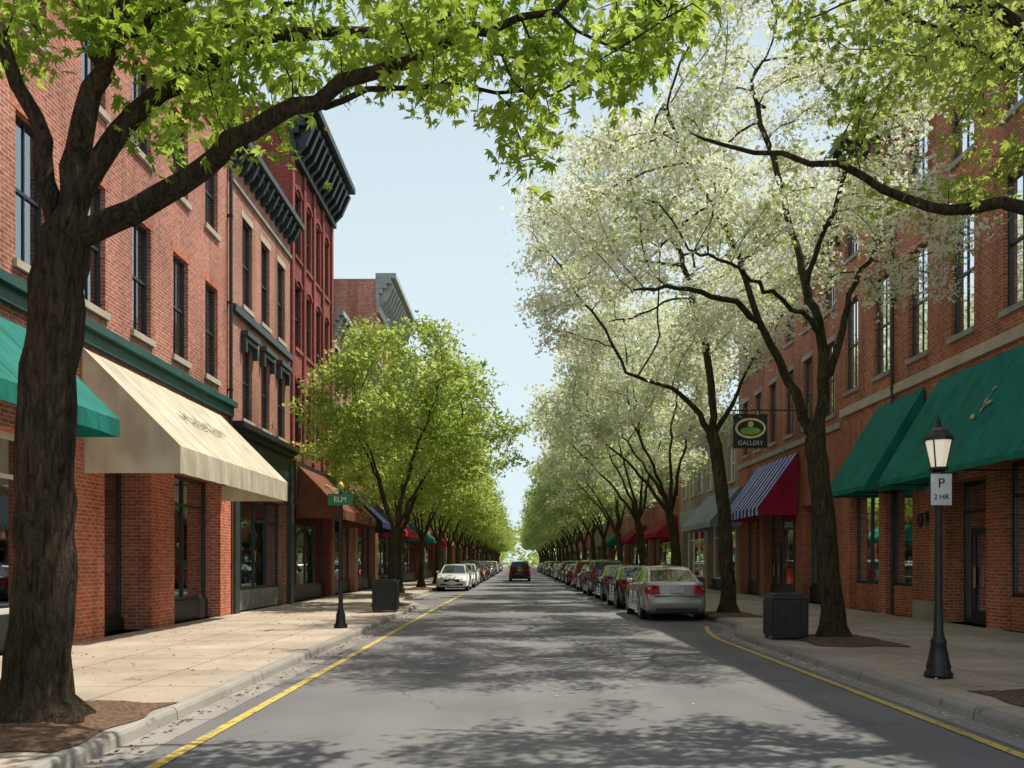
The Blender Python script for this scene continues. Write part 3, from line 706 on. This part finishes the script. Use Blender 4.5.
for i,c in enumerate(seq):
    car(-3.55+.05*math.sin(i*1.7),ys,c,'suv' if i in(3,5,8,12) else 'sedan',rot=math.pi+.01*math.sin(i)); ys+=5.9
car(.15,75,'maroon','suv',0,name='moving_car')

# ---------------------------------------------------------------- trees
def resample(pl,step):
    out=[np.array(pl[0],float)]
    for a,b in zip(pl[:-1],pl[1:]):
        a=np.array(a,float); b=np.array(b,float); L=np.linalg.norm(b-a); k=max(1,int(round(L/step)))
        for i in range(1,k+1): out.append(a+(b-a)*i/k)
    return out
def smoothpl(pl,it=2):
    pl=[np.array(p,float) for p in pl]
    for _ in range(it):
        n=[pl[0]]
        for a,b in zip(pl[:-1],pl[1:]): n+= [a*.75+b*.25,a*.25+b*.75]
        n.append(pl[-1]); pl=n
    return pl
def thin(pts,step):
    out=[pts[0]]
    for p in pts[1:-1]:
        if np.linalg.norm(p-out[-1])>=step*.75: out.append(p)
    out.append(pts[-1]); return out
def grow(limbs,attr,step=.28,kill=.42,infl=3.0,iters=110,seed=0,trop=.06,jit=.16):
    rs=np.random.RandomState(seed)
    nodes=[];par=[];pr=[]; ntr=0
    for li,(pl,r0,r1) in enumerate(limbs):
        pts=thin(resample(smoothpl(pl),step),step)
        N=len(pts)
        if li==0: prev=-1; start=0; ntr=N
        else:
            arr=np.array(nodes); prev=int(np.argmin(((arr-pts[0])**2).sum(1))); start=1
        for i in range(start,N):
            j=rs.randn(3)*(.012 if li==0 else .028)
            nodes.append(pts[i]+j); par.append(prev); pr.append(r0+(r1-r0)*i/max(1,N-1)); prev=len(nodes)-1
    A=np.array(attr); kids=[0]*len(nodes)
    for p in par:
        if p>=0: kids[p]+=1
    arr=np.array(nodes)
    firstok=max(1,int(ntr*.85))
    cand=arr[firstok:]
    d=np.linalg.norm(A[:,None]-cand[None],axis=2); near=d.argmin(1)+firstok; dist=d.min(1)
    alive=np.ones(len(A),bool)
    for it in range(iters):
        m=alive&(dist<infl+ (2 if it<5 else 0))
        if not m.any():
            if not alive.any(): break
            infl*=1.4; 
            if infl>12: break
            continue
        idx=near[m]; dirs=A[m]-np.array(nodes)[idx]; dirs/=np.linalg.norm(dirs,axis=1)[:,None]+1e-6
        u,inv=np.unique(idx,return_inverse=True); s=np.zeros((len(u),3)); np.add.at(s,inv,dirs)
        new=[]
        for k,ui in enumerate(u):
            if kids[ui]>=3: continue
            v=s[k]/(np.linalg.norm(s[k])+1e-6)
            if par[ui]>=0:
                pv=nodes[ui]-nodes[par[ui]]; pv=pv/(np.linalg.norm(pv)+1e-6); v=v+.35*pv
            v=v+rs.randn(3)*jit+np.array([0,0,trop]); v/=np.linalg.norm(v)
            new.append((nodes[ui]+v*step,ui))
        if not new: 
            alive[m]=False; continue
        base=len(nodes)
        for p,ui in new: nodes.append(p); par.append(ui); pr.append(0); kids.append(0); kids[ui]+=1
        NA=np.array([p for p,_ in new]); d=np.linalg.norm(A[:,None]-NA[None],axis=2); mn=d.min(1); am=d.argmin(1)
        up=mn<dist; dist[up]=mn[up]; near[up]=am[up]+base; alive&=dist>kill
    return np.array(nodes),np.array(par),np.array(pr)
def tubes(name,nodes,par,pr,R,r0,base,mat,flare=True):
    n=len(nodes); ch=[[] for _ in range(n)]
    for i,p in enumerate(par):
        if p>=0: ch[p].append(i)
    tips=sum(1 for c in ch if not c); e=max(2.1,math.log(max(2,tips))/math.log(R/r0))
    acc=np.zeros(n)
    for i in range(n-1,-1,-1):
        if not ch[i]: acc[i]=r0**e
        if par[i]>=0: acc[par[i]]+=acc[i]
    rad=acc**(1/e); rad=np.maximum(rad,pr)
    for i in range(n):
        if par[i]>=0: rad[i]=min(rad[i],rad[par[i]])
    V=[];Fc=[];ring=[None]*n;U=[None]*n;K=[0]*n
    def mkring(c,d,u,r,k,zb=None):
        w=np.cross(d,u); a=np.arange(k)*2*np.pi/k
        rr=np.full(k,r)
        if zb is not None and flare and zb<1.1:
            rr=r*(1+.65*np.exp(-zb/.2)*(1+.3*np.sin(5*a+1)))*(1+.04*np.sin(3*a)+.02*np.sin(7*a+zb*3))
        elif r>.09: rr=r*(1+.06*np.sin(3*a+c[2]*2)+.035*np.sin(5*a-c[2]*3)+.02*np.sin(9*a+c[2]*5))
        pts=c+np.outer(rr*np.cos(a),u)+np.outer(rr*np.sin(a),w); s=len(V); V.extend(pts.tolist()); return list(range(s,s+k))
    for i in range(n):
        p=par[i]
        if p<0:
            d=nodes[1]-nodes[0]; d/=np.linalg.norm(d); u=np.cross(d,[0,1,.1]); u/=np.linalg.norm(u); U[i]=u; K[i]=24
            ring[i]=mkring(nodes[i],d,u,rad[i],24,nodes[i][2]-base[2]); continue
        d=nodes[i]-nodes[p]; L=np.linalg.norm(d); d=d/(L+1e-9)
        if ch[i]:
            m=max(ch[i],key=lambda q:rad[q]); d2=nodes[m]-nodes[i]; dd=d+d2/(np.linalg.norm(d2)+1e-9); dd/=np.linalg.norm(dd)+1e-9
        else: dd=d
        main=max(ch[p],key=lambda q:rad[q])==i
        u=U[p]-dd*np.dot(U[p],dd); 
        if np.linalg.norm(u)<.1: u=np.cross(dd,[.3,.5,.8])
        u/=np.linalg.norm(u); U[i]=u
        if main: k=K[p]; rp=ring[p]
        else:
            r=rad[i]; k=12 if r>.08 else 6 if r>.03 else 4
            u0=U[p]-d*np.dot(U[p],d)
            if np.linalg.norm(u0)<.1: u0=np.cross(d,[.3,.5,.8])
            u0/=np.linalg.norm(u0); rp=mkring(nodes[p],d,u0,min(rad[i]*1.15,rad[p]*.98),k)
        K[i]=k; ring[i]=mkring(nodes[i],dd,u,rad[i] if ch[i] else rad[i]*.5,k,nodes[i][2]-base[2] if k==24 else None)
        rc=ring[i]
        for q in range(k): Fc.append((rp[q],rp[(q+1)%k],rc[(q+1)%k],rc[q]))
    V=(np.array(V)-np.array(base)).tolist()
    me=bpy.data.meshes.new(name); me.from_pydata(V,[],Fc); me.materials.append(M[mat]); me.update()
    for pl in me.polygons: pl.use_smooth=True
    return me,rad,ch
def leafverts(c,nr,t,L,kind,aspect):
    b=np.cross(nr,t); vs=[]
    if kind=='palm': fans=[(-1.15,.6),(-.55,.85),(0,1),(.55,.85),(1.15,.6)]
    elif kind=='pair': fans=[(-.5,1),(.6,.9)]
    else: fans=[(0,1)]
    for ang,sc in fans:
        dd=t*math.cos(ang)+b*math.sin(ang); ss=-t*math.sin(ang)+b*math.cos(ang); l=L*sc; w=l*aspect*.5*(.66 if kind=='palm' else 1.2)
        cu=nr*l*-.12
        vs.append(np.stack([c,c+dd*l*.5+ss*w,c+dd*l+cu,c+dd*l*.5-ss*w],1))
    return np.stack(vs,1).reshape(-1,3)
def quadmesh(name,v,mat):
    q=len(v)//4
    me=bpy.data.meshes.new(name); me.vertices.add(len(v)); me.vertices.foreach_set('co',v.ravel().astype(np.float32))
    me.loops.add(q*4); me.loops.foreach_set('vertex_index',np.arange(q*4,dtype=np.int32)); me.polygons.add(q)
    me.polygons.foreach_set('loop_start',np.arange(0,q*4,4,dtype=np.int32)); me.polygons.foreach_set('loop_total',np.full(q,4,dtype=np.int32))
    me.materials.append(M[mat]); me.update(calc_edges=True); return me
def leaves(name,cent,n,sig,size,mat,seed,kind='oval',up=.6,aspect=.45):
    rs=np.random.RandomState(seed); c=np.repeat(cent,n,0)+rs.randn(len(cent)*n,3)*np.array(sig); m=len(c)
    nr=rs.randn(m,3)+np.array([0,0,up]); nr/=np.linalg.norm(nr,axis=1)[:,None]
    t=rs.randn(m,3); 
    if kind=='palm': t[:,2]-=.9
    t-=nr*(t*nr).sum(1)[:,None]; t/=np.linalg.norm(t,axis=1)[:,None]
    L=size*(.55+.9*rs.rand(m))[:,None]
    return quadmesh(name,leafverts(c,nr,t,L,kind,aspect),mat)
def place(name,meshes,loc,rot=0,sc=1):
    e=bpy.data.objects.new(name,None); scene.collection.objects.link(e); e.location=loc; e.rotation_euler=(0,0,rot); e.scale=(sc,sc,sc)
    for me in meshes:
        o=bpy.data.objects.new(me.name,me); scene.collection.objects.link(o); o.parent=e
    return e
def clumps(rs,cents,per,sig):
    cents=np.array(cents); return np.repeat(cents,per,0)+rs.randn(len(cents)*per,3)*np.array(sig)
def mktree(name,base,limbs,attr,R,r0,bark_,leafspec,seed,total,**g):
    nodes,par,pr=grow(limbs,attr,seed=seed,**g)
    me,rad,ch=tubes('trunk_and_branches',nodes,par,pr,R,r0,base,bark_)
    sel=[i for i in range(len(nodes)) if rad[i]<r0*2.1 and par[i]>=0 and pr[i]==0]
    cent=nodes[sel]-np.array(base); out=[me]
    for k,(share,sig,size,mat,kind,frac) in enumerate(leafspec):
        rs=np.random.RandomState(seed+k); cc=cent[rs.rand(len(cent))<frac]
        n=max(1,int(round(total*share/len(cc))))
        out.append(leaves('foliage',cc,n,sig,size,mat,seed+10+k,kind))
    return out
rs=np.random.RandomState(5)
b0=(-4.25,8.0,PH)
limbs=[([(-4.27,8,PH),(-4.25,8,.8),P(45,500,8),P(53,350,8),P(62,240,8)],.27,.215),
 ([P(60,250,8),P(100,228,7.95),P(150,200,7.9),P(205,162,7.8),P(285,108,7.7),P(350,80,7.6),P(420,55,7.5),P(500,25,7.4),P(570,5,7.4)],.12,.022),
 ([P(62,240,8),P(85,190,8.1),P(120,130,8.2),P(165,85,8.4),P(240,50,8.7),P(330,28,9),P(430,40,9.2),P(540,60,9.4),P(610,75,9.5)],.105,.018),
 ([P(62,240,8),P(75,160,8.0),P(92,80,8),P(120,10,8),P(150,-60,8),P(190,-160,8)],.12,.035),
 ([P(58,245,8),P(45,170,8),P(25,90,7.9),P(0,20,7.8),P(-60,-80,7.8)],.10,.025),
 ([P(92,80,8),P(150,20,7.7),P(230,-30,7.5),P(330,-60,7.3),P(430,-90,7.2)],.06,.016),
 ([P(120,130,8.2),P(175,70,8.8),P(260,10,9.4),P(380,-20,10)],.05,.016),
 ([P(285,108,7.7),P(380,90,8.0),P(470,85,8.3),P(550,100,8.6)],.032,.012)]
vis=[(205,60),(235,35),(160,20),(300,25),(400,25),(440,45),(470,30),(505,80),(520,50),(530,115),(590,60),(605,90),(620,25),(640,40),(565,80),(485,100),(185,100),(210,118),(15,60),(385,60),(540,5),(25,10),(430,10),(330,45),(500,10),(240,75),
 (60,10),(180,60),(380,5),(460,5),(610,45),(310,0),(200,5),(230,110),(480,70),(135,15),(655,15),(575,20)]
C=[P(a,b_,rs.uniform(7.2,9.4)) for a,b_ in vis]
for _ in range(32):
    a=rs.uniform(0,2*math.pi); r=rs.uniform(1.0,4.3); C.append((-4.7+r*math.cos(a),8.0+r*.9*math.sin(a),rs.uniform(7.5,10.0)))
tr=mktree('shade_tree',b0,limbs,clumps(rs,C,9,(.33,.33,.16)),.27,.006,'bark',[(1,(.14,.14,.11),.105,'leaf','palm',.75)],3,12500,step=.22,kill=.3)
place('shade_tree',tr,b0); pit(-4.35,8.0,.85,1.25,1)
b1=(5.85,8.8,PH)
limbs=[([b1,(5.85,8.8,1.5),(5.8,8.8,3.0),(5.75,8.8,4.0)],.27,.22),
 ([(5.75,8.8,4.0),P(1060,235,8.8),P(1024,203,8.9),P(985,203,9),P(935,212,9.1),P(890,190,9.3),P(845,168,9.5),P(790,160,9.7),P(730,150,9.9),P(690,130,10)],.09,.014),
 ([(5.75,8.8,4.0),P(1085,180,8.8),P(1060,80,8.8),P(1010,20,8.8),P(950,-40,8.8),P(850,-90,8.8)],.12,.03),
 ([P(1085,180,8.8),P(1100,60,9),P(1120,-100,9.2)],.1,.03),
 ([P(1060,80,8.8),P(1000,60,9.2),P(940,30,9.5),P(880,0,9.8)],.05,.014)]
vis=[(1005,20),(960,60),(935,85),(1015,70),(905,70),(875,55),(845,15),(955,185),(915,85),(985,90),(820,5),(985,30),(925,20),(890,30),(1010,120),(970,90),(890,5),(1000,180),(940,45),(960,20)]
C=[P(a,b_,rs.uniform(8.6,10.2)) for a,b_ in vis]
for _ in range(30):
    a=rs.uniform(0,2*math.pi); r=rs.uniform(1.2,4.2); C.append((5.9+r*math.cos(a),8.0+r*math.sin(a)*.9,rs.uniform(7.6,10.2)))
tr=mktree('shade_tree',b1,limbs,clumps(rs,C,9,(.34,.34,.16)),.27,.006,'bark',[(1,(.15,.15,.1),.08,'leafb','palm',.8)],4,12500,step=.22,kill=.3)
place('shade_tree',tr,b1); pit(5.85,8.9,.8,1.2,2)
b2=(5.85,16.7,PH)
limbs=[([b2,P(829,560,16.7),P(820,500,16.7),P(816,440,16.7)],.21,.18),
 ([P(816,440,16.7),P(798,400,16.6),P(776,355,16.4),P(756,315,16.2),P(720,296,15.8),P(670,285,15.4),P(630,290,15)],.10,.02),
 ([P(816,440,16.7),P(826,385,16.8),P(820,330,16.9),P(805,280,17),P(790,220,17.2),P(770,150,17.3),P(750,80,17.5)],.115,.03),
 ([P(826,385,16.8),P(840,335,17),P(850,290,17.3),P(880,240,17.6),P(905,190,18)],.08,.025),
 ([P(756,315,16.2),P(740,260,16.3),P(715,210,16.4),P(690,170,16.5),P(665,110,16.6)],.06,.022),
 ([P(805,280,17),P(830,220,16.2),P(850,160,15.6),P(860,100,15.2)],.06,.022),
 ([P(820,330,16.9),P(770,290,15.6),P(720,260,14.6),P(690,250,14.0)],.05,.018)]
def shell(rs,c,r,n,zcut=-.45,inner=.55):
    out=[]
    while len(out)<n:
        v=rs.randn(3); v/=np.linalg.norm(v); 
        if v[2]<zcut: continue
        k=inner+(1-inner)*rs.rand()**.5; out.append((c[0]+v[0]*r[0]*k,c[1]+v[1]*r[1]*k,c[2]+v[2]*r[2]*k))
    return out
C=shell(rs,(4.35,16.9,8.0),(3.5,3.7,4.2),68,-.35)
tr=mktree('blossoming_tree',b2,limbs,clumps(rs,C,10,(.44,.44,.16)),.21,.009,'bark2',[(.88,(.2,.2,.10),.07,'blossom','pair',.9),(.12,(.2,.2,.12),.08,'leafb','pair',.35)],6,37000,step=.26,kill=.36)
place('blossoming_tree',tr,b2); pit(5.9,16.5,.75,1.2,3)
b3=(5.75,24.6,PH)
limbs=[([b3,P(727,560,24.6),P(722,490,24.6),P(714,435,24.6)],.2,.165),
 ([P(714,435,24.6),P(690,400,24.4),P(660,385,24),P(625,372,23.6)],.09,.02),
 ([P(714,435,24.6),P(712,380,24.7),P(700,320,24.9),P(680,250,25.1)],.11,.025),
 ([P(714,435,24.6),P(735,400,24.8),P(755,350,25.2)],.08,.02)]
C=shell(rs,(3.9,24.8,8.9),(3.5,3.8,4.6),76,-.35)
tr2=mktree('blossoming_tree',b3,limbs,clumps(rs,C,9,(.48,.48,.18)),.2,.01,'bark2',[(.85,(.25,.25,.13),.092,'blossom','pair',.9),(.15,(.28,.28,.14),.1,'paleleaf','pair',.5)],8,33000,step=.3,kill=.42)
place('blossoming_tree',tr2,b3); pit(5.75,24.6,.7,1.1,4)
def proto(seed,R,zc,rx,rz,n,spec,total,lean=0,trunkh=2.7,bk='bark2'):
    rs=np.random.RandomState(seed); base=(0,0,0)
    th=trunkh; limbs=[([(0,0,0),(.03,0,th*.5),(lean*.2,0,th)],R,R*.8)]
    k=5
    for i in range(k):
        a=2*math.pi*(i+rs.rand()*.5)/k; L=rx*.5
        limbs.append(([(lean*.2,0,th),(lean*.3+.35*math.cos(a),.35*math.sin(a),th+.8),(lean*.6+L*.5*math.cos(a),L*.5*math.sin(a),th+1.9),(lean+L*math.cos(a),L*math.sin(a),th+3.2)],R*.42,.025))
    C=shell(rs,(lean,0,zc),(rx,rx,rz),n,-.6,.4)
    return mktree('proto',base,limbs,clumps(rs,C,8,(.45,.45,.26)),R,.009,bk,spec,seed,total,step=.34,kill=.47)
gA=proto(21,.18,6.1,3.3,3.2,78,[(1,(.24,.24,.17),.12,'leafb','pair',1)],24000,.5,2.5)
gB=proto(22,.18,6.1,3.3,3.1,75,[(1,(.27,.27,.18),.14,'leafb','pair',1)],18000,.3,2.6)
wA=proto(31,.2,7.8,3.7,3.9,78,[(.7,(.28,.28,.16),.12,'blossom','pair',.8),(.3,(.3,.3,.18),.12,'paleleaf','pair',.8)],25000,-1.3,3.2)
wB=proto(32,.2,7.2,3.6,3.7,75,[(.6,(.28,.28,.16),.14,'paleleaf','pair',.9),(.4,(.28,.28,.16),.14,'blossom','pair',.7)],19000,-1.1,3.1)
wC=proto(33,.2,6.9,3.7,3.6,70,[(.6,(.3,.3,.2),.19,'paleleaf','pair',.8),(.4,(.3,.3,.2),.19,'leafb','pair',.9)],12000,-.8,3.0)
y=30.3; i=0
while y<250:
    place('street_tree',gA if i<1 else gB,(-4.25 if i==0 else -5.3,y,PH),rot=0 if i==0 else .6*math.sin(i*2.1),sc=.99+.05*math.sin(i*3))
    if i<5: pit(-4.3 if i==0 else -5.3,y,.6,.9,10+i)
    y+=9.5; i+=1
y=34; i=0
while y<250:
    m=wA if i==0 else wB if i<3 else wC
    place('blossoming_tree' if i<3 else 'street_tree',m,(6.0,y,PH),rot=0 if i==0 else (.5*math.sin(i*2.7)),sc=1.0+.06*math.sin(i*2))
    if i<5: pit(6.0,y,.6,.9,30+i)
    y+=9.2; i+=1
rsx=np.random.RandomState(77)
C=np.stack([rsx.uniform(-70,70,420),rsx.uniform(262,330,420),rsx.uniform(1,12,420)],1)
me=leaves('distant_trees',C,30,(2.2,2.2,1.3),1.0,'leafb',78,'pair'); o=bpy.data.objects.new('distant_trees',me); scene.collection.objects.link(o)
def litter(name,mat,n,seed,fx,size):
    rs=np.random.RandomState(seed); pts=np.array([fx(rs) for _ in range(n)]); m=len(pts)
    nr=rs.randn(m,3)*.22+np.array([0,0,1.]); nr/=np.linalg.norm(nr,axis=1)[:,None]
    t=rs.randn(m,3); t-=nr*(t*nr).sum(1)[:,None]; t/=np.linalg.norm(t,axis=1)[:,None]
    me=quadmesh(name,leafverts(pts,nr,t,size*(.5+rs.rand(m))[:,None],'oval',.7),mat)
    o=bpy.data.objects.new(name,me); scene.collection.objects.link(o)
def fr(rs):
    y=5+30*rs.rand()**1.1; k=rs.rand()
    if k<.5: return (4.5-abs(rs.randn())*.13,y if y<18 else y*.5+4,.014)
    if k<.9: return (4.75+rs.rand()*3.5,y,PH+.008)
    return (rs.uniform(-1,4.4),y,.012)
def fl(rs):
    y=5+22*rs.rand(); k=rs.rand()
    if k<.5: return (-3.35+abs(rs.randn())*.13,y,.014)
    return (-3.6-rs.rand()*3.8,y,PH+.008)
litter('fallen_petals','blossom',1000,5,fr,.03); litter('fallen_leaves','mulch',600,6,fl,.045)

# ---------------------------------------------------------------- light
el=math.radians(63); az=math.radians(62)
v=Vector((math.sin(az)*math.cos(el),math.cos(az)*math.cos(el),math.sin(el)))
su=bpy.data.lights.new('sun','SUN'); su.energy=5.0; su.angle=math.radians(.5); su.color=(1,.935,.82)
so=bpy.data.objects.new('sun',su); scene.collection.objects.link(so); so.rotation_euler=v.to_track_quat('Z','Y').to_euler(); so.location=(20,20,40)
w=bpy.data.worlds.new('World'); scene.world=w; w.use_nodes=True; nt=w.node_tree
N=nt.nodes.new; Lk=nt.links.new
sk=N('ShaderNodeTexSky'); sk.sky_type='NISHITA'; sk.sun_disc=False; sk.sun_elevation=el; sk.sun_rotation=az; sk.air_density=1.0; sk.dust_density=1.6; sk.ozone_density=1.0
mx=N('ShaderNodeMix'); mx.data_type='RGBA'; mx.blend_type='MULTIPLY'; mx.inputs[0].default_value=1; mx.inputs[7].default_value=(1.05,1.0,.92,1)
Lk(sk.outputs[0],mx.inputs[6])
# atmospheric haze thickening towards the horizon
tc=N('ShaderNodeTexCoord'); sx=N('ShaderNodeSeparateXYZ'); Lk(tc.outputs['Generated'],sx.inputs[0])
rp=N('ShaderNodeValToRGB'); e=rp.color_ramp.elements; e.new(.3); e.new(.52)
for i,(p,c) in enumerate(((0,.97),(.3,.86),(.52,.66),(.8,.0))): e[i].position=p; e[i].color=(c,c,c,1)
Lk(sx.outputs[2],rp.inputs[0])
hz=N('ShaderNodeMix'); hz.data_type='RGBA'; Lk(rp.outputs[0],hz.inputs[0]); Lk(mx.outputs[2],hz.inputs[6]); hz.inputs[7].default_value=(5.2,6.1,6.4,1)
Lk(hz.outputs[2],nt.nodes['Background'].inputs[0]); nt.nodes['Background'].inputs[1].default_value=.15
cam=bpy.data.cameras.new('camera'); co=bpy.data.objects.new('camera',cam); scene.collection.objects.link(co)
co.location=(0,0,CH); co.rotation_euler=(math.pi/2,0,0); cam.sensor_width=36; cam.lens=F/1024*36
cam.shift_x=-(CX-512)/1024; cam.shift_y=(CY-384)/1024; cam.clip_end=4000; scene.camera=co
scene.view_settings.view_transform='Standard'; scene.view_settings.look='None'; scene.view_settings.exposure=0
